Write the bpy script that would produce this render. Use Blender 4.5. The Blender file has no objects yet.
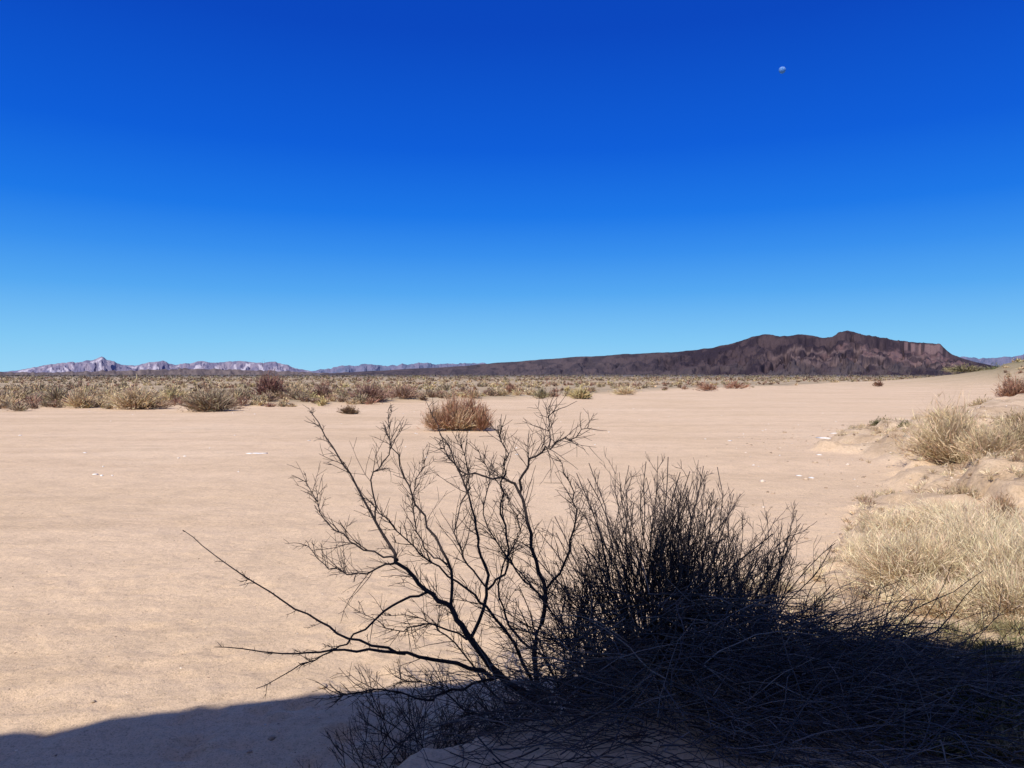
import bpy, math, random, bmesh, bisect
import numpy as np
from mathutils import Vector
random.seed(7); rng=np.random.default_rng(7)
S=bpy.context.scene
F=739.0; CH=2.6; HY=376.0
def W(px,py,d):   # real-world position of something seen at a bearing, at ground distance d
    return np.array([(px-512)/F*d, d, CH-(py-HY)/F*d])

# ---------------- helpers
def _hash(ix,iy,seed):
    h=(ix.astype(np.int64)*374761393+iy.astype(np.int64)*668265263+seed*982451653)&0xffffffff
    h=((h^(h>>13))*1274126177)&0xffffffff
    return ((h^(h>>16))&0xffff)/65535.0
def vnoise(x,y,seed=0):
    x=np.asarray(x,float); y=np.asarray(y,float)
    ix=np.floor(x); iy=np.floor(y); fx=x-ix; fy=y-iy
    fx=fx*fx*(3-2*fx); fy=fy*fy*(3-2*fy)
    a=_hash(ix,iy,seed); b=_hash(ix+1,iy,seed); c=_hash(ix,iy+1,seed); d=_hash(ix+1,iy+1,seed)
    return (a*(1-fx)+b*fx)*(1-fy)+(c*(1-fx)+d*fx)*fy
def fbm(x,y,seed=0,o=4):
    s=0;a=.5;t=0
    for i in range(o):
        s=s+a*vnoise(x*2**i,y*2**i,seed+i*17); t+=a; a*=.5
    return s/t
def ss(a,b,x):
    t=np.clip((x-a)/(b-a),0,1); return t*t*(3-2*t)

def make_mesh(name,V,faces,n,mat,cols=None,attrs=None,smooth=False):
    V=np.asarray(V,np.float32); faces=np.asarray(faces,np.int32)
    me=bpy.data.meshes.new(name)
    me.vertices.add(len(V)); me.vertices.foreach_set('co',V.ravel())
    m=len(faces)
    me.loops.add(m*n); me.loops.foreach_set('vertex_index',faces.ravel())
    me.polygons.add(m)
    me.polygons.foreach_set('loop_start',np.arange(0,m*n,n,dtype=np.int32))
    me.polygons.foreach_set('loop_total',np.full(m,n,dtype=np.int32))
    me.update(calc_edges=True)
    if cols is not None:
        a=me.color_attributes.new('Col','FLOAT_COLOR','POINT')
        c=np.ones((len(V),4),np.float32); c[:,:3]=cols
        a.data.foreach_set('color',c.ravel())
    if attrs:
        for k,v in attrs.items():
            a=me.attributes.new(k,'FLOAT','POINT'); a.data.foreach_set('value',np.asarray(v,np.float32).ravel())
    if smooth: me.polygons.foreach_set('use_smooth',np.ones(m,bool))
    me.materials.append(mat); me.validate()
    ob=bpy.data.objects.new(name,me); S.collection.objects.link(ob); return ob

def newmat(name,rough=.9,spec=.2):
    m=bpy.data.materials.new(name); m.use_nodes=True
    nt=m.node_tree; b=nt.nodes['Principled BSDF']
    b.inputs['Roughness'].default_value=rough; b.inputs['Specular IOR Level'].default_value=spec
    return m,nt,b
def N(nt,t,**k):
    n=nt.nodes.new(t)
    for a,v in k.items(): setattr(n,a,v)
    return n
def noise(nt,vec,scale,detail=4,rough=.55):
    n=N(nt,'ShaderNodeTexNoise'); n.inputs['Scale'].default_value=scale; n.inputs['Detail'].default_value=detail
    n.inputs['Roughness'].default_value=rough
    nt.links.new(vec,n.inputs['Vector']); return n.outputs['Fac']
def ramp(nt,fac,stops):
    r=N(nt,'ShaderNodeValToRGB'); e=r.color_ramp.elements
    while len(e)<len(stops): e.new(.5)
    for i,(p,c) in enumerate(stops):
        e[i].position=p; e[i].color=(c[0],c[1],c[2],1) if not isinstance(c,(int,float)) else (c,c,c,1)
    nt.links.new(fac,r.inputs['Fac']); return r.outputs['Color']
def mix(nt,f,a,b,mode='MIX'):
    m=N(nt,'ShaderNodeMix',data_type='RGBA',blend_type=mode)
    for s,v in ((m.inputs[0],f),(m.inputs[6],a),(m.inputs[7],b)):
        if isinstance(v,(int,float)): s.default_value=v
        elif isinstance(v,tuple): s.default_value=(*v,1)
        else: nt.links.new(v,s)
    return m.outputs[2]
def attr(nt,n):
    a=N(nt,'ShaderNodeAttribute'); a.attribute_name=n; return a
def plantmat(name,rough=.85):
    m,nt,b=newmat(name,rough,.15)
    a=attr(nt,'Col'); geo=N(nt,'ShaderNodeNewGeometry')
    nz=noise(nt,geo.outputs['Position'],14,3)
    k=ramp(nt,nz,[(.3,.75),(.7,1.2)])
    nt.links.new(mix(nt,1.0,a.outputs['Color'],k,'MULTIPLY'),b.inputs['Base Color'])
    return m
M_bark=plantmat('twig_bark',.8); M_dry=plantmat('dry_brush'); M_scrub=plantmat('scrub_foliage')

# ---------------- terrain
_by=np.array([-40,-5,0,3,5,7,9.4,12.5,14.5,16.6,20.4,26,31.5,39,80,150,274,500,20000.])
_bx=np.array([-9,-4,-2.4,-1.2,-.3,1.7,3.9,5.6,6.6,8.6,10.3,11.2,14.0,21,56,99,178,330,14000.])
def bank_x(y): return np.interp(y,_by,_bx)
_ex=np.array([-20000,-300,-100,-41,-22,-10.7,2,38,144,300,20000.])
_ey=np.array([75,75,62,59,62,71,87,148,274,430,900.])
def edge_y(x): return np.interp(x,_ex,_ey)
def terrain(x,y):
    sb=x-bank_x(y)+(fbm(x*.45,y*.45,3)-.5)*np.clip(1.6+.05*y,0,6)+(fbm(x*2.2,y*2.2,4)-.5)*.8
    wdt=.38+.012*np.clip(y,0,200)
    bank=ss(0,1,sb/wdt)
    hb=np.interp(y,[-40,2,5,8,14,30,80,200,600],[1.0,.9,.5,.30,.30,.40,.7,1.0,1.5])
    inn=np.clip(sb,0,40)
    sb2=sb+(fbm(x*.7,y*.7,44)-.5)*2.8
    zb=bank*hb+ss(1.7,2.25,sb2)*.42*ss(9,13,y)*(1-ss(60,120,y))+inn*.02+ss(0,3,inn)*(fbm(x*.9,y*.9,9)-.5)*.38+ss(0,2,inn)*(fbm(x*3.5,y*3.5,19)-.5)*.10*(1-ss(30,60,y))
    zb=zb-bank*ss(.62,.86,1-np.abs(2*fbm(x*.5,y*.5,55)-1))*.15*ss(8,12,y)*(1-ss(60,90,y))
    se=y-edge_y(x)+(fbm(x*.06,y*.06,21)-.5)*14
    veg=ss(0,5,se)
    zv=veg*.35+veg*(fbm(x*.05,y*.05,5)-.5)*.7*np.clip((se+5)/40,0,1)
    far=np.clip(y-300,0,None)
    zv=zv+veg*far*.0022*(1+ (fbm(x*.002,y*.002,8)-.5)*.8)
    z=np.maximum(zb*(1-ss(500,900,y)),zv)
    z=z+(fbm(x*.18,y*.1,31)-.5)*.12+(fbm(x*1.1,y*1.1,33)-.5)*.055*(1-ss(25,60,y))+(fbm(x*4,y*4,35,3)-.5)*.035*(1-ss(12,25,y))
    z=z+9.5*np.exp(-(((x-160)/42)**2+((y-175)/55)**2))*(.85+.3*fbm(x*.05,y*.05,12))
    return z,bank,veg,sb

ys=list(np.arange(-40,2.5,.6))+list(np.arange(2.5,14,.06))
y=14.0; st=.065
while y<13000:
    ys.append(y); st=st*1.018 if y<400 else st*1.03
    y+=st
ys=np.array(ys); nc=560
s=np.linspace(-1,1,nc); u=np.sign(s)*np.abs(s)**2.0
wy=36+1.15*np.clip(ys,0,None)
X=u[None,:]*wy[:,None]; Y=np.repeat(ys[:,None],nc,1)
Z,BK,VG,SB=terrain(X,Y)
for _ in range(420):   # footprints and scuffs in the near sand
    fx=random.uniform(-7,1.5); fy=random.uniform(4.3,11)*random.uniform(.7,1); a=random.uniform(0,3.14); r1=random.uniform(.09,.2); r2=r1*random.uniform(.4,.7)
    if fy<3.9: continue
    j0=np.searchsorted(ys,fy-.5); j1=np.searchsorted(ys,fy+.5)
    dx=X[j0:j1]-fx; dy=Y[j0:j1]-fy
    p=dx*math.cos(a)+dy*math.sin(a); q=-dx*math.sin(a)+dy*math.cos(a)
    rr=(p/r1)**2+(q/r2)**2
    Z[j0:j1]+= (-.034*np.exp(-rr)+.014*np.exp(-(np.sqrt(rr)-1.6)**2*3))*random.uniform(.2,1)*(1.1 if fy<6 else .7)
nr=len(ys)
ysL=list(ys)
def gz(x,y):
    j=min(max(bisect.bisect(ysL,y)-1,0),nr-2)
    w_=36+1.15*max(y,0); uu=max(-1,min(1,x/w_)); s_=math.copysign(math.sqrt(abs(uu)),uu)
    i=min(max(int(round((s_+1)/2*(nc-1))),0),nc-1)
    t=(y-ysL[j])/(ysL[j+1]-ysL[j]); t=max(0,min(1,t))
    return float(Z[j,i]*(1-t)+Z[j+1,i]*t)
idx=np.arange(nr*nc).reshape(nr,nc)
Fq=np.stack([idx[:-1,:-1],idx[:-1,1:],idx[1:,1:],idx[1:,:-1]],-1).reshape(-1,4)

gm,nt,b=newmat('desert_sand',.95,.08)
geo=N(nt,'ShaderNodeNewGeometry'); tc=geo.outputs['Position']
n_l=noise(nt,tc,.10,5); n_m=noise(nt,tc,1.3,6,.6); n_f=noise(nt,tc,16,6,.75); n_g=noise(nt,tc,75,3,.8)
sand=ramp(nt,n_l,[(.3,(.645,.468,.305)),(.55,(.70,.512,.345)),(.75,(.73,.55,.38))])
sand=mix(nt,1.0,sand,ramp(nt,n_m,[(.3,.89),(.5,1.0),(.7,1.05)]),'MULTIPLY')
sand=mix(nt,1.0,sand,ramp(nt,n_f,[(.3,.76),(.5,1.0),(.72,1.09)]),'MULTIPLY')
sand=mix(nt,1.0,sand,ramp(nt,n_g,[(.34,.52),(.46,.98),(.7,1.10)]),'MULTIPLY')
mp=N(nt,'ShaderNodeMapping'); mp.inputs['Scale'].default_value=(.10,.8,1); mp.inputs['Rotation'].default_value=(0,0,math.radians(-22))
nt.links.new(tc,mp.inputs['Vector'])
n_s=noise(nt,mp.outputs[0],.5,6,.65)
sand=mix(nt,1.0,sand,ramp(nt,n_s,[(.35,(.91,.90,.89)),(.5,(1,1,1)),(.68,(1.06,1.06,1.07))]),'MULTIPLY')
soil=ramp(nt,n_m,[(.3,(.42,.295,.185)),(.5,(.55,.40,.26)),(.7,(.68,.52,.36))])
soil=mix(nt,1.0,soil,ramp(nt,n_f,[(.3,.55),(.52,1.0),(.7,1.12)]),'MULTIPLY')
plain=ramp(nt,noise(nt,tc,.09,8,.7),[(.3,(.22,.175,.12)),(.48,(.38,.29,.19)),(.68,(.56,.43,.29))])
c=mix(nt,attr(nt,'bank').outputs['Fac'],sand,soil)
spn=N(nt,'ShaderNodeSeparateXYZ'); nt.links.new(geo.outputs['Normal'],spn.inputs[0])
stp=ramp(nt,spn.outputs['Z'],[(.55,.8),(.90,0.0)])
c=mix(nt,stp,c,mix(nt,n_f,(.28,.19,.12),(.52,.38,.26)))   # darker earth in steep cuts
c=mix(nt,attr(nt,'veg').outputs['Fac'],c,plain)
c=mix(nt,attr(nt,'far').outputs['Fac'],c,mix(nt,noise(nt,tc,.008,8,.7),(.085,.075,.07),(.17,.15,.14)))
c=mix(nt,attr(nt,'green').outputs['Fac'],c,mix(nt,n_m,(.07,.085,.03),(.19,.17,.09)))
nt.links.new(c,b.inputs['Base Color'])
bp=N(nt,'ShaderNodeBump'); bp.inputs['Distance'].default_value=.025; bp.inputs['Strength'].default_value=.7
hh=mix(nt,.45,n_f,n_g); nt.links.new(hh,bp.inputs['Height'])
bp2=N(nt,'ShaderNodeBump'); bp2.inputs['Distance'].default_value=.10; bp2.inputs['Strength'].default_value=.45
nt.links.new(noise(nt,tc,3.5,6,.6),bp2.inputs['Height']); nt.links.new(bp2.outputs[0],bp.inputs['Normal'])
nt.links.new(bp.outputs[0],b.inputs['Normal'])
patch=fbm(X*.25,Y*.25,77)
bankm=ss(-.2,1.0,SB)*(.35+.65*ss(.35,.6,patch))
green=ss(.3,2.0,SB)*(1-ss(5.6,6.4,Y))*ss(1.5,2.5,X)*ss(.36,.5,fbm(X*1.3,Y*1.3,41))*.85
green=np.maximum(green,.7*np.clip(np.exp(-(((X-160)/45)**2+((Y-175)/58)**2))*1.8,0,1))
farm=ss(350,1300,Y)
make_mesh('desert_ground',np.stack([X,Y,Z],-1).reshape(-1,3),Fq,4,gm,attrs={'bank':bankm,'veg':VG,'far':farm,'green':green},smooth=True)

# ---------------- mountains
def mountain(name,prof,D,depth,colfn,jag=.04,gul=.25,nx=700,nt_=70,cliff=None,seed=1,gs=1.0):
    p=np.array(prof,float); px=np.linspace(p[0,0],p[-1,0],nx)
    x=(px-512)/F*D
    zc=CH+(HY-np.interp(px,p[:,0],p[:,1]))/F*D
    zb=CH+(HY-379)/F*D
    h=np.clip(zc-zb,1,None)
    Hm=h.max()
    h=h*(1+ (fbm(x/Hm*3,x*0,seed,5)-.5)*jag*4)
    tt=np.concatenate([np.linspace(0,1,nt_),np.linspace(1,1.6,12)[1:]])
    T=tt[:,None]; XX=np.repeat(x[None,:],len(tt),0)
    f=np.where(T<=1,T**1.25,1-(T-1)*1.5)
    if cliff is not None:
        w=np.interp(px,cliff[0],cliff[1])[None,:]
        fc=np.interp(T,[0,.35,.5,.54,.7,.74,.86,.93,1,1.6],[0,.18,.27,.37,.50,.59,.68,.97,1.0,.7])
        f=f*(1-w)+fc*w
    wx=XX/Hm*1.4*gs+ (fbm(XX/Hm*2,T*2+0*XX,seed+5)-.5)*2.2
    g=1-np.abs(2*fbm(wx,T*1.6+0*XX,seed+9,5)-1)*2.2
    g2=fbm(XX/Hm*7*gs,T*8+0*XX,seed+13,5)-.5
    env=np.sin(np.pi*np.clip(T,0,1))**.7
    ZZ=zb+h[None,:]*(f+gul*env*(g-.6)*f**.3*.8+ g2*env*gul*.75)
    YY=D-depth+T*depth+(fbm(XX/Hm*2,T*3+0*XX,seed+20)-.5)*depth*.1
    XXp=XX*YY/D
    cols=colfn(px[None,:]+0*T,T+0*XX,f+0*XX,g,XX/Hm)
    n1,n2=XX.shape; ix=np.arange(n1*n2).reshape(n1,n2)
    FF=np.stack([ix[:-1,:-1],ix[:-1,1:],ix[1:,1:],ix[1:,:-1]],-1).reshape(-1,4)
    m,ntm,bb=newmat(name+'_rock',1,.05)
    cc=attr(ntm,'Col').outputs['Color']; pos=N(ntm,'ShaderNodeNewGeometry').outputs['Position']
    k=ramp(ntm,noise(ntm,pos,18/Hm*3,8,.7),[(.3,.6),(.5,1.0),(.7,1.35)])
    ntm.links.new(mix(ntm,1.0,cc,k,'MULTIPLY'),bb.inputs['Base Color'])
    return make_mesh(name,np.stack([XXp,YY,ZZ],-1).reshape(-1,3),FF,4,m,cols=cols.reshape(-1,3))
def L3(a,b,t): return np.array(a)*(1-t[...,None])+np.array(b)*t[...,None]
def col_mesa(px,T,f,g,xs):
    n=fbm(xs*5,T*9,50)
    c=L3((.034,.025,.034),(.066,.046,.052),ss(.38,.62,n))
    lf=1-ss(560,720,px)
    c=c+np.array((.026,.024,.024))*lf[...,None]
    low=(1-ss(.1,.42,f))*(.4+.6*ss(600,760,px))*ss(.3,.55,fbm(xs*2,T*6,51))
    c=c*(1-low[...,None]*.6)+np.array((.105,.085,.085))*low[...,None]*.6
    pk=ss(800,850,px)*ss(.34,.44,f)*(1-ss(.60,.75,f))*ss(.45,.6,fbm(xs*3.5,T*14,60))
    c=c*(1-.75*pk[...,None])+np.array((.18,.11,.11))*.75*pk[...,None]
    ck=ss(895,910,px)*(1-ss(945,950,px))*ss(.66,.74,f)*(1-ss(.92,.97,f))*ss(.35,.5,fbm(xs*14,T*2,63))*.6
    c=c*(1-ck[...,None])+np.array((.23,.15,.15))*ck[...,None]
    for f0,a in ((.40,.65),(.55,.5),(.27,.45)):
        bd=ss(735,800,px)*np.exp(-((f+(fbm(xs*1.2,T,62)-.5)*.06-f0)/.022)**2)*a*ss(.33,.5,fbm(xs*3,T*2,61))
        c=c*(1-bd[...,None])+np.array((.20,.14,.135))*bd[...,None]
    return c
mesa=[(320,374),(370,371),(420,368.5),(470,365.5),(500,362.5),(540,360),(575,357),(600,355.5),(650,353),(690,350),(712,347.5),(728,344.5),(740,340.5),(752,336.5),(764,334.5),(780,335.8),(796,334.8),(812,336.2),(822,338),(830,337),(838,333),(847,331),(858,333),(872,336),(884,337.6),(890,339.5),(905,342),(925,342.6),(940,344.5),(946,350),(952,354),(965,359),(980,363),(1000,367),(1040,372)]
mountain('mesa_mountain',mesa,3200,1100,col_mesa,jag=.02,gul=.32,nx=1200,nt_=160,cliff=([320,740,770,860,900,945,955,1040],[0.05,.1,.6,.6,.95,.95,.2,0]),seed=3,gs=1.3)
def col_left_hazed(px,T,f,g,xs):  # rock colours shifted to blue, aerial haze painted in
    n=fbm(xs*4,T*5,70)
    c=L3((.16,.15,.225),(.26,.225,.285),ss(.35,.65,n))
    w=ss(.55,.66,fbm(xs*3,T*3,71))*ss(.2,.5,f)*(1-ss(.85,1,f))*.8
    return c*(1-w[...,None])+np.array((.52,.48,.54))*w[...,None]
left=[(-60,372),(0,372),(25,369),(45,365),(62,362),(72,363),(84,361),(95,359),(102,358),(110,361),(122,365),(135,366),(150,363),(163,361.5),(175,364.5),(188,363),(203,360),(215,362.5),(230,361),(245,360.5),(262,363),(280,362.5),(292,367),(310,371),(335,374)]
mountain('distant_mountain_range',left,9500,2200,col_left_hazed,jag=.05,gul=.3,seed=8,nx=800)
def col_haze_blue(px,T,f,g,xs):  # blue of the distance haze put into the base colour
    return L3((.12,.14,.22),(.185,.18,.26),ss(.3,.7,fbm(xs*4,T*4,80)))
mountain('distant_mountain_range',[(295,374),(330,368),(350,365.5),(372,364.5),(388,366),(405,364),(430,362.5),(450,364),(480,363),(510,366),(560,370),(600,374)],8000,1800,col_haze_blue,jag=.06,gul=.3,seed=14)
mountain('distant_hills',[(930,374),(950,360),(962,357),(975,357.5),(990,359),(1003,358),(1018,356),(1040,354),(1090,355),(1150,362),(1250,374)],6000,1500,col_haze_blue,jag=.05,seed=17)
def col_dk(px,T,f,g,xs):
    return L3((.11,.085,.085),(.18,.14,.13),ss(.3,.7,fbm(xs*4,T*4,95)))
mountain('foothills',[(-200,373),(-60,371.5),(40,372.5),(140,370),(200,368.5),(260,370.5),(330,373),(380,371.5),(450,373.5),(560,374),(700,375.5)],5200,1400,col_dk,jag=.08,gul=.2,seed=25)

# ---------------- blade based plants
class Blades:
    def __init__(s): s.V=[];s.C=[]
    def shrub(s,c,w,h,n,bw,col,var=.3,dep=None,tuft=.6,fuzz=.45):
        dep=dep or w; c=np.array(c,float)
        nf=int(n*fuzz); n=n-nf
        ph=rng.uniform(0,6.28,3); aa=rng.uniform(.05,.3,3)
        def dome(n,full):
            th=rng.uniform(0,2*math.pi,n); r=np.sqrt(rng.uniform(0,1,n)); e=rng.uniform(.5,1.0,n)**.6 if full else rng.uniform(.05,1,n)
            lob=.78+aa[0]*np.sin(th*2+ph[0])+aa[1]*np.sin(th*3+ph[1])+aa[2]*.6*np.sin(th*7+ph[2])
            zz=np.sqrt(np.clip(1-(r*.93)**2,0,1))*(1+.5*aa[2]*np.sin(th*2+ph[2]*2+r*5))
            return np.stack([np.cos(th)*r*w/2*lob,np.sin(th)*r*dep/2*lob,zz*h*e*(.7+.4*rng.uniform(0,1,n))+.02],-1)
        tip=dome(n,True)
        st=rng.uniform(0,tuft,n)[:,None]
        a=tip*st*np.array([1,1,.8])+rng.normal(0,.03,(n,3))*w
        a[:,2]=np.abs(a[:,2])*.9
        b=tip+rng.normal(0,.08,(n,3))*h; b[:,2]=np.clip(b[:,2],.01,None)
        s.raw(a+c,b+c,bw,col,var)
        if nf>3:
            a=dome(nf,False); d=rng.normal(0,1,(nf,3)); d/=np.linalg.norm(d,axis=1)[:,None]; d[:,2]=d[:,2]*.8+.35
            d=d*.8+a/np.array([w,dep,h])*.6
            b=a+d*h*rng.uniform(.08,.28,(nf,1))
            s.raw(a+c,b+c,bw*.85,col,var)
    def raw(s,a,b,bw,col,var):
        n=len(a); d=b-a; q=rng.normal(0,1,(n,3)); p=np.cross(d,q); p/=np.linalg.norm(p,axis=1)[:,None]+1e-9
        sag=rng.normal(0,.07,(n,3))*np.linalg.norm(d,axis=1)[:,None]
        m=a*.5+b*.5+sag; wv=p*(bw*rng.uniform(.6,1.3,n)/2)[:,None]
        s.V.append(np.stack([a,m-wv,b,m+wv],1).reshape(-1,3))
        cc=np.array(col)[None,:]*(1+rng.uniform(-var,var,(n,1)))*(1+rng.uniform(-.08,.08,(n,3)))
        s.C.append(np.repeat(np.clip(cc,0.005,1),4,0))
    def build(s,name,mat):
        V=np.concatenate(s.V); C=np.concatenate(s.C)
        return make_mesh(name,V,np.arange(len(V)).reshape(-1,4),4,mat,cols=C)

RED=(.33,.185,.12); TAN=(.56,.43,.26); OLV=(.27,.225,.13); GRY=(.37,.29,.19); DRK=(.13,.10,.07); YEL=(.50,.40,.20); STR=(.74,.60,.40); GRN=(.13,.14,.06); BRN=(.26,.175,.12)
def placed(name,px,base_y,wpx,hpx,col,n,bwpx=.8,tuft=.6,second=None,var=.35):
    d=CH*F/(base_y-HY)
    x=(px-512)/F*d; z=gz(x,d)
    if z>.1:
        for _ in range(4):
            d=(CH-z)*F/(base_y-HY); x=(px-512)/F*d; z=gz(x,d)
    k=d/F; B=Blades()
    B.shrub((x,d,z-.03),wpx*k*1.15,hpx*k*1.15,n,bwpx*k,col,var,tuft=tuft)
    if second: B.shrub((x+wpx*k*.1,d,z-.03),wpx*k*1.0,hpx*k*.6,n//2,bwpx*k,second,var,tuft=tuft)
    return B.build(name,M_scrub)
B=Blades(); d0=CH*F/(430-HY)
for (dx,w,h,n,cc) in [(-1.0,1.5,1.25,900,(.42,.27,.17)),(-.2,1.7,1.75,1300,(.36,.20,.125)),(.6,1.6,1.7,1200,(.33,.17,.105)),(1.2,1.3,1.3,800,(.36,.20,.12)),(.1,3.1,.6,900,(.55,.42,.26)),(0,2.4,1.5,600,(.58,.42,.27))]:
    xx=(457-512)/F*d0+dx; B.shrub((xx,d0+random.uniform(-.4,.4),gz(xx,d0)-.03),w*1.1,h*1.1,n,.03,cc,.35,tuft=.55,fuzz=.35)
B.build('rusty_desert_shrub',M_scrub)
placed('red_desert_shrub',270,403,38,25,(.24,.125,.10),1100,second=GRY)
placed('red_desert_shrub',368,403,42,17,(.28,.17,.13),1000,second=BRN)
placed('red_desert_shrub',404,402,30,14,(.34,.22,.16),700)
placed('red_desert_shrub',322,402,32,15,(.30,.19,.14),700,second=TAN)
placed('small_desert_shrub',349,414,22,9,(.20,.13,.08),400,second=DRK)
placed('tan_desert_shrub',138,409,60,22,TAN,1400,second=(.28,.18,.12))
placed('gray_desert_shrub',208,411,70,23,GRY,1600,second=BRN)
placed('tan_desert_shrub',80,408,34,18,TAN,800)
placed('tan_desert_shrub',58,406,32,16,GRY,700)
placed('tan_desert_shrub',110,404,36,15,TAN,700)
placed('tan_desert_shrub',175,404,36,15,TAN,700,second=OLV)
placed('tan_desert_shrub',240,404,30,13,GRY,600,second=BRN)
placed('tan_desert_shrub',300,402,28,13,TAN,600)
placed('tan_desert_shrub',18,411,24,8,GRY,300)
placed('yellow_desert_shrub',581,399,28,12,YEL,600,second=DRK)
placed('yellow_desert_shrub',542,399,18,11,OLV,400)
placed('tan_desert_shrub',625,395,24,9,TAN,400)
placed('red_desert_shrub',512,397,24,10,RED,400)
placed('red_desert_shrub',708,391,26,9,(.34,.19,.13),300)
placed('red_desert_shrub',735,389,26,8,(.34,.19,.13),300)
placed('red_desert_shrub',878,387,14,7,(.22,.12,.08),200)
placed('red_desert_shrub',1014,401,36,24,(.32,.18,.12),1100)
placed('olive_desert_shrub',884,429,34,11,(.15,.14,.07),900,second=(.2,.15,.1))
placed('olive_desert_shrub',905,429,16,8,(.15,.14,.07),300)
placed('olive_desert_shrub',965,385,46,9,(.22,.19,.11),500)
placed('olive_desert_shrub',1005,384,50,9,GRN,500)
placed('tan_brush',952,464,80,52,(.62,.48,.30),5600,second=(.42,.31,.19),bwpx=.7)
placed('tan_brush',990,462,60,36,(.60,.46,.29),2800,second=(.42,.31,.19),bwpx=.7)
placed('tan_brush',1018,450,60,32,(.52,.40,.25),2200,bwpx=.8)
placed('tan_brush',1002,508,34,28,(.42,.28,.17),1100)
placed('tan_brush',965,500,30,16,(.5,.38,.24),600)
placed('tan_brush',1020,425,50,18,(.46,.35,.21),900)
placed('tan_brush',985,412,40,13,(.50,.38,.23),800)
placed('tan_brush',940,424,26,13,TAN,500)

# scrub plain
B=Blades(); cnt=0
pal=[TAN,TAN,TAN,GRY,GRY,BRN,(.30,.24,.15),YEL,(.34,.21,.15),(.33,.19,.13),BRN,(.48,.36,.23)]
def scr(x,d,h,w):
    n=int(np.clip(10000/d,22,150)); k=d/F
    B.shrub((x,d,gz(x,d)-.05),w,h,n,max(.045,1.0*k),pal[random.randrange(len(pal))],.4)
while cnt<2600:
    u_=random.uniform(-.95,.95); d=math.exp(random.uniform(math.log(58),math.log(420)))
    x=u_*d; ey=float(edge_y(x))
    rb=x-float(bank_x(d))
    if not(d>ey+random.uniform(-3,5) or (rb>1.5 and d>70)): continue
    if random.random()<.85 and fbm(np.array([x*.05]),np.array([d*.05]),60)[0]<.47: continue
    h=random.uniform(.3,1.1)*(1.0 if random.random()<.92 else 1.5)
    scr(x,d,h,h*random.uniform(1.4,2.6)); cnt+=1
for i in range(200):
    x=random.uniform(-95,12); d=float(edge_y(x))+random.expovariate(1/7.)-1
    h=random.uniform(.35,1.25); scr(x,d,h,h*random.uniform(1.5,2.6))
cnt=0
while cnt<4600:
    u_=random.uniform(-.95,.95); d=math.exp(random.uniform(math.log(300),math.log(2300)))
    x=u_*d
    if d<float(edge_y(x))+5 and x<float(bank_x(d)): continue
    h=random.uniform(.6,2.0)*(1+d*1/2500); w=h*random.uniform(1.6,4)
    k=d/F
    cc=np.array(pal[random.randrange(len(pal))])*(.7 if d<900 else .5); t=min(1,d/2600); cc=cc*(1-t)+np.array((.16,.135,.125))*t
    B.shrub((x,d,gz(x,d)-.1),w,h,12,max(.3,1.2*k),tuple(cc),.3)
    cnt+=1
B.build('desert_scrub',M_scrub)

# right bank: dry straw brush
for (px,d,w,h,n) in [(915,7.6,1.5,.72,7000),(975,7.9,1.6,.82,7500),(1025,7.0,1.5,.8,6500),(880,9.2,1.2,.5,3200),(985,9.8,1.9,.62,5000),(1060,8.6,1.8,.9,4000),(1090,6.4,1.5,.9,3000),(940,6.7,1.1,.42,3000),(1010,6.5,1.0,.5,3000),(905,10.8,1.5,.4,2500),(950,12.2,1.6,.4,2500)]:
    x=(px-512)/F*d; B=Blades()
    B.shrub((x,d,gz(x,d)-.05),w,h,n,.006,STR,.3,tuft=.8,fuzz=.5)
    B.shrub((x+.1,d,gz(x,d)-.05),w*.9,h*.75,n//3,.0075,(.46,.34,.22),.3,tuft=.7)
    B.build('dry_straw_brush',M_dry)
B=Blades()
for i in range(1300):
    d=random.uniform(5,32); x=float(bank_x(d))+random.uniform(.4,1)*random.uniform(0,10)
    if x<1.6 or fbm(np.array([x*.5]),np.array([d*.5]),66)[0]<.43: continue
    col=random.choice([TAN,STR,GRY,(.36,.25,.16),STR])
    h=random.uniform(.05,.28)
    B.shrub((x,d,gz(x,d)-.01),h*random.uniform(1.5,3.5),h,60 if d>12 else 120,.006 if d<12 else .012,col,.35,tuft=.4)
for i in range(500):
    d=random.uniform(3.6,6.2); x=random.uniform(1.9,4.6)
    h=random.uniform(.05,.16)
    B.shrub((x,d,gz(x,d)-.01),h*3,h,90,.008,random.choice([(.09,.11,.04),(.13,.13,.06),(.25,.21,.11),(.4,.32,.2)]) if d<5.6 else random.choice([(.25,.21,.11),(.45,.36,.22)]),.35,tuft=.4)
B.build('bank_grass',M_dry)

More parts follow.
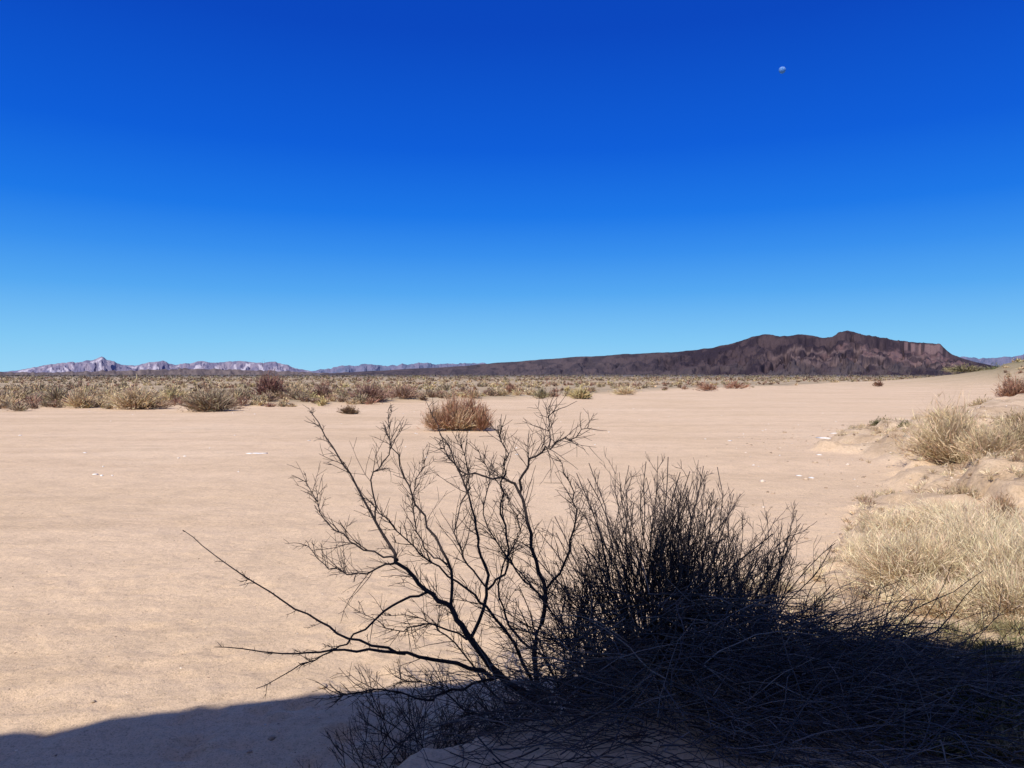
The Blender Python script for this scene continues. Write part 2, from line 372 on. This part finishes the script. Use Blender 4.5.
# ---------------- twig shrubs made of tapered stems
class Tubes:
    def __init__(s): s.V=[];s.F=[];s.C=[];s.n=0
    def add(s,P,r0,r1,col,k=4):
        P=np.asarray(P,float); m=len(P)
        T=np.empty_like(P); T[1:-1]=P[2:]-P[:-2]; T[0]=P[1]-P[0]; T[-1]=P[-1]-P[-2]
        T/=np.sqrt((T*T).sum(1))[:,None]+1e-9
        ref=(.3,.2,.93) if abs(T[0,2])<.85 else (.9,.3,.1)
        rx,ry,rz=ref
        A=np.stack([T[:,1]*rz-T[:,2]*ry,T[:,2]*rx-T[:,0]*rz,T[:,0]*ry-T[:,1]*rx],1)
        A/=np.sqrt((A*A).sum(1))[:,None]+1e-9
        Bn=np.stack([T[:,1]*A[:,2]-T[:,2]*A[:,1],T[:,2]*A[:,0]-T[:,0]*A[:,2],T[:,0]*A[:,1]-T[:,1]*A[:,0]],1)
        r=np.linspace(r0,r1,m)[:,None,None]
        an=np.arange(k)*2*math.pi/k
        ring=P[:,None,:]+r*(np.cos(an)[None,:,None]*A[:,None,:]+np.sin(an)[None,:,None]*Bn[:,None,:])
        s.V.append(ring.reshape(-1,3)); s.C.append(np.tile(np.clip(np.array(col),0.004,1),(m*k,1)))
        i=np.arange(m-1)[:,None]*k; j=np.arange(k)[None,:]; j2=(j+1)%k
        s.F.append((np.stack([i+j,i+j2,i+k+j2,i+k+j],-1)+s.n).reshape(-1,4)); s.n+=m*k
    def build(s,name,mat,smooth=False):
        return make_mesh(name,np.concatenate(s.V),np.concatenate(s.F),4,mat,cols=np.concatenate(s.C),smooth=smooth)
def nrm(v): return v/(math.sqrt(v[0]**2+v[1]**2+v[2]**2)+1e-9)
def rv(sc=1): return np.array([random.gauss(0,sc),random.gauss(0,sc),random.gauss(0,sc)])
def smooth_path(pts,n,wob=0):
    P=np.array(pts,float); t=np.linspace(0,len(P)-1,n)
    out=[]
    for q in t:
        i=min(int(q),len(P)-2); f=q-i
        p0=P[max(i-1,0)];p1=P[i];p2=P[i+1];p3=P[min(i+2,len(P)-1)]
        out.append(.5*((2*p1)+(-p0+p2)*f+(2*p0-5*p1+4*p2-p3)*f*f+(-p0+3*p1-3*p2+p3)*f**3))
    out=np.array(out)
    if wob: out[1:-1]+=rng.normal(0,wob,(n-2,3))
    return out
def colv(c,v=.3): return np.array(c)*(1+random.uniform(-v,v))
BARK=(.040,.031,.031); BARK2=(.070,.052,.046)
def stem(T,p,d,L,r,col,bend=.18,upb=0.0,seg=5):
    P=[np.array(p)]; d=nrm(np.array(d))
    for i in range(seg):
        d=nrm(d+rv(bend)*.5+np.array([0,0,upb])); P.append(P[-1]+d*L/seg)
    T.add(P,r,max(r*.45,.0012),colv(col),4 if r>.006 else 3)
    return np.array(P)
def perp(d):
    q=rv(); q-=d*np.dot(q,d); return nrm(q)
def recurse(T,P,L,r,lev,col,ang=.75,nb=4,upb=.05,bend=.2,lr=.55):
    if lev==0: return
    for i in range(nb):
        f=random.uniform(.2,.97); k=f*(len(P)-1); a=min(int(k),len(P)-2)
        p=P[a]+(P[a+1]-P[a])*(k-a); d=nrm(P[a+1]-P[a])
        dd=d*math.cos(ang)+perp(d)*math.sin(ang)*random.uniform(.6,1.3)
        l=L*lr*random.uniform(.5,1.25)*(1.1-.5*f)
        Q=stem(T,p,dd,l,r*.55,col,bend,upb)
        recurse(T,Q,l,r*.55,lev-1,col,ang,nb,upb,bend,lr)

# sparse, crooked shrub on the left
T=Tubes()
def path(pts): return [W(a,b_,d) for a,b_,d in pts]
stems=[
 ([(585,790,4.75),(572,738,4.85),(540,703,4.95),(500,678,5.05),(470,640,5.1),(452,612,5.15),(428,592,5.2),(398,560,5.25),(375,520,5.3),(345,468,5.35),(312,414,5.4)],.034,.003),
 ([(500,678,5.05),(450,664,5.0),(405,655,4.9),(345,652,4.8),(290,654,4.7),(213,648,4.6)],.016,.0022),
 ([(405,655,4.9),(350,640,4.9),(300,612,5.0),(240,575,5.05),(183,531,5.1)],.010,.0022),
 ([(428,592,5.2),(395,605,5.1),(350,640,4.9),(310,662,4.8),(255,690,4.7)],.010,.0022),
 ([(452,612,5.15),(447,565,5.3),(420,510,5.5),(400,465,5.6),(385,425,5.7)],.013,.0022),
 ([(540,703,4.95),(535,650,5.1),(545,600,5.15),(532,545,5.2),(520,492,5.25),(500,478,5.25),(462,472,5.3),(440,448,5.3)],.020,.0025),
 ([(520,492,5.25),(527,465,5.2),(548,447,5.2),(566,440,5.2),(588,428,5.15)],.010,.0025),
 ([(548,447,5.2),(549,425,5.2),(550,405,5.25)],.005,.0015),
 ([(470,640,5.1),(488,590,5.0),(478,545,4.95),(470,500,5.0),(450,450,5.0),(430,410,5.0)],.013,.0022),
 ([(398,560,5.25),(355,545,5.2),(325,520,5.2),(305,480,5.2)],.008,.0022),
 ([(398,560,5.25),(360,575,5.3),(330,568,5.4),(305,545,5.5)],.008,.0022),
 ([(488,590,5.0),(510,560,4.9),(500,510,4.8),(505,460,4.8),(500,425,4.8)],.009,.0022),
 ([(540,703,4.95),(510,640,4.7),(480,600,4.6),(440,570,4.5),(400,535,4.45),(370,500,4.4)],.012,.0022),
 ([(500,678,5.05),(455,690,4.8),(420,700,4.6),(375,690,4.5),(330,700,4.4)],.010,.0022),
 ([(545,600,5.15),(570,550,5.2),(575,500,5.3),(560,460,5.3)],.010,.0022),
 ([(375,520,5.3),(372,480,5.3),(390,450,5.3),(388,410,5.3)],.007,.002),
 ([(470,640,5.1),(430,625,5.3),(395,630,5.5),(355,610,5.6)],.008,.002),
 ([(447,565,5.3),(425,550,5.4),(412,500,5.5),(425,460,5.6)],.007,.002),
 ([(535,650,5.1),(505,620,5.3),(500,570,5.4),(520,530,5.5),(505,490,5.5)],.010,.002),
 ([(572,738,4.85),(520,730,4.7),(470,715,4.6),(440,690,4.6),(400,680,4.6)],.010,.002),
 ([(540,703,4.95),(500,700,5.2),(450,640,5.4),(420,620,5.5),(380,615,5.6)],.009,.002),
 ([(488,590,5.0),(465,560,5.2),(455,520,5.3),(470,480,5.4),(460,445,5.4)],.007,.002),
 ([(545,600,5.15),(520,575,5.3),(485,520,5.4),(490,480,5.5),(478,450,5.5)],.008,.002),
]
for si,(pts,r0,r1) in enumerate(stems):
    P=smooth_path(path(pts),len(pts)*4,.008)
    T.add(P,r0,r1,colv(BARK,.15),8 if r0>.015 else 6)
    whip=si in (1,2,3); tall=si in (7,4,15,8)
    n=int(len(P)*(.55 if whip else 1.0 if tall else 1.8))
    for i in range(n):
        f=random.uniform(.2,1); k=f*(len(P)-1); a=min(int(k),len(P)-2)
        p=P[a]+(P[a+1]-P[a])*(k-a); d=nrm(P[a+1]-P[a])
        dd=d*.8+perp(d)*random.uniform(.4,.9)+np.array([0,0,.08])
        l=random.uniform(.08,.40)*(1.15-.7*f)*(.5 if whip else 1)
        Q=stem(T,p,dd,l,random.uniform(.0020,.0038),BARK2 if random.random()<.35 else BARK,.2,.02,5)
        for j in range(random.randint(1,5)):
            kk=random.randint(1,4); e=nrm(Q[kk]-Q[kk-1])
            R=stem(T,Q[kk],e*.7+perp(e)*.7,l*random.uniform(.2,.6),.0018,BARK,.22,0,3)
    for i in range(len(P)*2):
        a=random.randint(len(P)//3,len(P)-2); d=nrm(P[a+1]-P[a]); q=P[a]+(P[a+1]-P[a])*random.random()
        T.add([q,q+(perp(d)*.8+d*.3)*random.uniform(.012,.03)],.0022,.001,BARK,3)
T.build('bare_thorny_shrub',M_bark)

# dense broom-like shrub
T=Tubes()
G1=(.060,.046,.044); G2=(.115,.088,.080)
def broom(cx,cy,count,wr,hr,sg,rad):
    cz=gz(cx,cy)-.05
    for i in range(count):
        th=random.uniform(0,2*math.pi); r=random.uniform(0,rad)
        p=np.array([cx+math.cos(th)*r,cy+math.sin(th)*r*.8,cz])
        tilt=min(abs(random.gauss(0,sg)),1.35); th2=th+random.gauss(0,.45)
        d=np.array([math.sin(tilt)*math.cos(th2),math.sin(tilt)*math.sin(th2)*.85,math.cos(tilt)])
        L=random.uniform(.62,1.0)/math.sqrt((math.sin(tilt)/wr)**2+(math.cos(tilt)/hr)**2)
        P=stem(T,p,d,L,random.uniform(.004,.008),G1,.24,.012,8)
        for j in range(8):
            f=random.uniform(.25,.97); k=f*8; a=min(int(k),7); q=P[a]+(P[a+1]-P[a])*(k-a); e=nrm(P[a+1]-P[a])
            l=random.uniform(.15,.40)*(1.15-.65*f)
            Q=stem(T,q,e+perp(e)*random.uniform(.35,1.1)+np.array([0,0,.06]),l,.0027,G2 if random.random()<.55 else G1,.26,.04,5)
            for m_ in range(4):
                kk=random.randint(1,5); e2=nrm(Q[kk]-Q[kk-1])
                stem(T,Q[kk],e2+perp(e2)*random.uniform(.4,1.1)+np.array([0,0,.08]),l*random.uniform(.25,.55),.0018,G2,.24,.04,3)
broom(1.10,5.4,165,1.2,1.60,.58,.36)
broom(1.65,5.5,70,1.0,1.30,.60,.30)
broom(.55,5.3,40,.8,1.10,.55,.25)
T.build('dense_bare_shrub',M_bark)

# tangled heap of dead branches at the foot
T=Tubes()
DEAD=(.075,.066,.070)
for i in range(3600):
    x=random.gauss(1.35,.9); yv=random.gauss(4.3,.5)
    if x<-.5 or x>3.3 or yv<3.0: continue
    g=gz(x,yv); hm=.58*math.exp(-((x-1.2)/1.05)**2)*math.exp(-((yv-4.75)/.85)**2)+.10
    z=g+random.uniform(0,1)**.7*hm+.02
    th=random.gauss(-.25,.9)+(math.pi if x<.9 and random.random()<.6 else 0)
    d=np.array([math.cos(th),math.sin(th)*.6,random.gauss(.05,.35)])
    L=random.uniform(.2,.8)
    P=[np.array([x,yv,z])]; d=nrm(d); drop=random.uniform(-.0,.17)
    for k in range(6):
        d=nrm(d+rv(.12)+np.array([0,0,-drop])); q=P[-1]+d*L/6
        q[2]=max(q[2],gz(q[0],q[1])+.01)
        P.append(q)
    r=random.choice([.002,.0025,.003,.004,.005])
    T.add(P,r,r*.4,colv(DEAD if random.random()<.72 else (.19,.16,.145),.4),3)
T.build('dead_branch_heap',M_bark)
T=Tubes()
for i in range(120):
    x=random.uniform(-.95,.8); yv=random.uniform(4.3,5.3)
    th=random.uniform(0,6.28); tl=random.uniform(.2,1.1)
    P=stem(T,(x,yv,gz(x,yv)-.02),(math.sin(tl)*math.cos(th),math.sin(tl)*math.sin(th),math.cos(tl)),random.uniform(.3,.7),.0045,BARK,.2,.02,6)
    recurse(T,P,.5,.0045,2,(.08,.062,.055),.6,5,.03,.2,.5)
T.build('low_bare_shrub',M_bark)
T=Tubes()
for i in range(60):
    x=random.uniform(1.6,2.9); yv=random.uniform(4.6,5.9)
    th=random.gauss(.2,.8); tl=random.uniform(.5,1.3)
    P=stem(T,(x,yv,gz(x,yv)-.02),(math.sin(tl)*math.cos(th),math.sin(tl)*math.sin(th),math.cos(tl)),random.uniform(.3,.8),.004,G1,.2,.0,6)
    recurse(T,P,.5,.004,2,(.13,.10,.085),.6,5,.02,.2,.5)
T.build('low_bare_shrub',M_bark)

# ---------------- stones
bm=bmesh.new(); bmesh.ops.create_icosphere(bm,subdivisions=1,radius=1)
bv=np.array([v.co[:] for v in bm.verts]); bf=np.array([[v.index for v in f.verts] for f in bm.faces]); bm.free()
def stones(name,items):
    V=[];Fc=[];C=[];n=0
    for (x,yv,sx,sy,sz,cc) in items:
        v=bv*(1+rng.uniform(-.25,.25,(len(bv),1)))*np.array([sx,sy,sz]); a=random.uniform(0,6.28)
        R=np.array([[math.cos(a),-math.sin(a),0],[math.sin(a),math.cos(a),0],[0,0,1]])
        V.append(v@R.T+np.array([x,yv,gz(x,yv)+sz*.25])); Fc.append(bf+n); n+=len(bv); C.append(np.tile(np.array(cc),(len(bv),1)))
    return make_mesh(name,np.concatenate(V),np.concatenate(Fc),3,M_dry,cols=np.concatenate(C))
it=[]
for i in range(1300):
    d=random.uniform(4.5,40); x=float(bank_x(d))+random.gauss(1.6,1.8)*(1+d*.03); r=random.uniform(.008,.04)*(1 if random.random()<.93 else 2)*(1+d*.02)
    it.append((x,d,r,r*.8,r*.5,colv(random.choice([(.46,.35,.25),(.34,.25,.18),(.62,.52,.42)]),.2)))
for i in range(1500):
    d=random.uniform(4,40); x=random.uniform(-.75,.3)*d; r=random.uniform(.004,.012)*(1+d*.015)
    it.append((x,d,r,r*.8,r*.4,colv(random.choice([(.40,.29,.2),(.30,.21,.15),(.68,.58,.46)]),.3)))
stones('pebbles',it)
WH=(.78,.74,.70)
def wpos(px,py): d=CH*F/(py-HY); return (px-512)/F*d,d
it=[]
for px,py,sx in [(95,474,.12),(101,475,.06),(257,454,.28),(250,454,.15),(263,454,.15),(20,436,.1),(826,438,.45),(840,436,.3),(835,441,.2),(730,441,.1),(812,478,.14),(800,476,.1),(820,455,.1)]:
    x,d=wpos(px,py); it.append((x,d,sx,sx*.6,.025,WH))
for i in range(60):
    d=random.uniform(18,60); x=random.uniform(-.6,.5)*d; r=random.uniform(.03,.07); it.append((x,d,r,r*.7,.02,WH))
for x,d,r in [(3.25,5.35,.13),(3.45,5.1,.1),(3.0,5.2,.07),(3.1,4.8,.09),(4.6,7.0,.06)]:
    it.append((x,d,r,r*.6,r*.35,(.5,.47,.44)))
stones('pale_stones',it)

# ---------------- moon
me=bpy.data.meshes.new('moon'); bm=bmesh.new(); D=11000.0
bmesh.ops.create_uvsphere(bm,u_segments=48,v_segments=24,radius=3.3/F*D)
for f in bm.faces: f.smooth=True
bm.to_mesh(me); bm.free(); ob=bpy.data.objects.new('moon',me); ob.location=W(781,71.5,D); S.collection.objects.link(ob)
m,nt,b=newmat('moon_sky_tint',1,0)
tcn=N(nt,'ShaderNodeTexCoord').outputs['Object']
nt.links.new(ramp(nt,noise(nt,tcn,.035,5),[(.4,(.06,.18,.48)),(.6,(.20,.31,.54))]),b.inputs['Base Color'])  # sky blue painted into the moon's colour, for the daylight veil over it
me.materials.append(m)

# ---------------- unseen bridge, made up behind the viewer to cast the foreground shadow
EL=48; AZ=30   # light travels toward +x,+y
top=8.5
k_=top/math.tan(math.radians(EL)); ox,oy=k_*.5,k_*.866
edge=[(-36,-3),(-16,1.8),(-8,3.9),(-3.7,5.3),(-1.6,6.0),(.2,6.35),(1.4,6.5),(2.7,6.4),(3.9,6.1),(5.3,5.4),(10,3.0),(18,-1.3),(38,-10)]
front=[(x-ox,y_-oy) for x,y_ in edge]  # outline worked back from the wanted shadow edge
cm,nt,b=newmat('caster_concrete',.85,.2)
pos=N(nt,'ShaderNodeNewGeometry').outputs['Position']
nt.links.new(ramp(nt,noise(nt,pos,1.2,8,.65),[(.3,(.30,.28,.25)),(.7,(.44,.41,.37))]),b.inputs['Base Color'])
par=bpy.data.objects.new('shadow_caster_bridge',None); S.collection.objects.link(par)
def prism(name,outline,z0,z1):
    bm=bmesh.new(); lo=[bm.verts.new((x,y_,z0)) for x,y_ in outline]; hi=[bm.verts.new((x,y_,z1)) for x,y_ in outline]
    bm.faces.new(lo[::-1]); bm.faces.new(hi); n=len(lo)
    for i in range(n): bm.faces.new((lo[i],lo[(i+1)%n],hi[(i+1)%n],hi[i]))
    bmesh.ops.recalc_face_normals(bm,faces=bm.faces)
    me=bpy.data.meshes.new(name); bm.to_mesh(me); bm.free(); me.materials.append(cm)
    o=bpy.data.objects.new(name,me); o.parent=par; S.collection.objects.link(o)
WD=6.5
back=[(x,y_-WD) for x,y_ in front][::-1]
prism('caster_deck',front+back,7.0,7.7)
prism('caster_parapet_front',front+[(x,y_-.3) for x,y_ in front][::-1],7.7,top)
prism('caster_parapet_rear',[(x,y_-WD+.3) for x,y_ in front]+back,7.7,top)
for i,(x,y_) in enumerate([(-26,-11),(-12,-6),(4,-6.5),(18,-12)]):
    prism(f'caster_pier_{i+1}',[(x-2,y_-.5),(x+2,y_-.5),(x+2,y_+.5),(x-2,y_+.5)],-1,7.0)

# ---------------- light and sky
sd=bpy.data.lights.new('sun','SUN'); sd.energy=5.0; sd.angle=math.radians(.5); sd.color=(1,.95,.86)
so=bpy.data.objects.new('sun',sd); S.collection.objects.link(so)
e=math.radians(EL); a=math.radians(AZ)
dv=Vector((math.cos(e)*math.sin(a),math.cos(e)*math.cos(a),-math.sin(e)))
so.rotation_euler=dv.to_track_quat('-Z','Y').to_euler()
w=bpy.data.worlds.new('World'); S.world=w; w.use_nodes=True; nt=w.node_tree
bg=nt.nodes['Background']
sky=N(nt,'ShaderNodeTexSky',sky_type='NISHITA'); sky.sun_disc=False; sky.sun_elevation=e
sky.sun_rotation=math.radians(180+AZ); sky.air_density=1; sky.dust_density=.4; sky.ozone_density=3
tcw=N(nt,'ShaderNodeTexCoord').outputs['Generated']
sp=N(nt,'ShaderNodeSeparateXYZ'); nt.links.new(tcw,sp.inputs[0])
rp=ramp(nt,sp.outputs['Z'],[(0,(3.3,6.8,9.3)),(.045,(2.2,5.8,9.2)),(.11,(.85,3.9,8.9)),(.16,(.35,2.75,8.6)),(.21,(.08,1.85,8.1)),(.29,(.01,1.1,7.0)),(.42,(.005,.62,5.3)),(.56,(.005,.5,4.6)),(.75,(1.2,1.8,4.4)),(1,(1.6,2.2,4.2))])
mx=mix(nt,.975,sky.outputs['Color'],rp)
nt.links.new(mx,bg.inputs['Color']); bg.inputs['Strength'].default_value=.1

# ---------------- camera
cd=bpy.data.cameras.new('camera'); cd.sensor_width=36; cd.lens=F/1024*36; cd.clip_start=.05; cd.clip_end=40000
co=bpy.data.objects.new('camera',cd); co.location=(0,0,CH); co.rotation_euler=(math.radians(90)-math.atan(8/F),0,0)
S.collection.objects.link(co); S.camera=co
S.view_settings.view_transform='Standard'; S.view_settings.look='None'; S.view_settings.exposure=0; S.view_settings.gamma=1
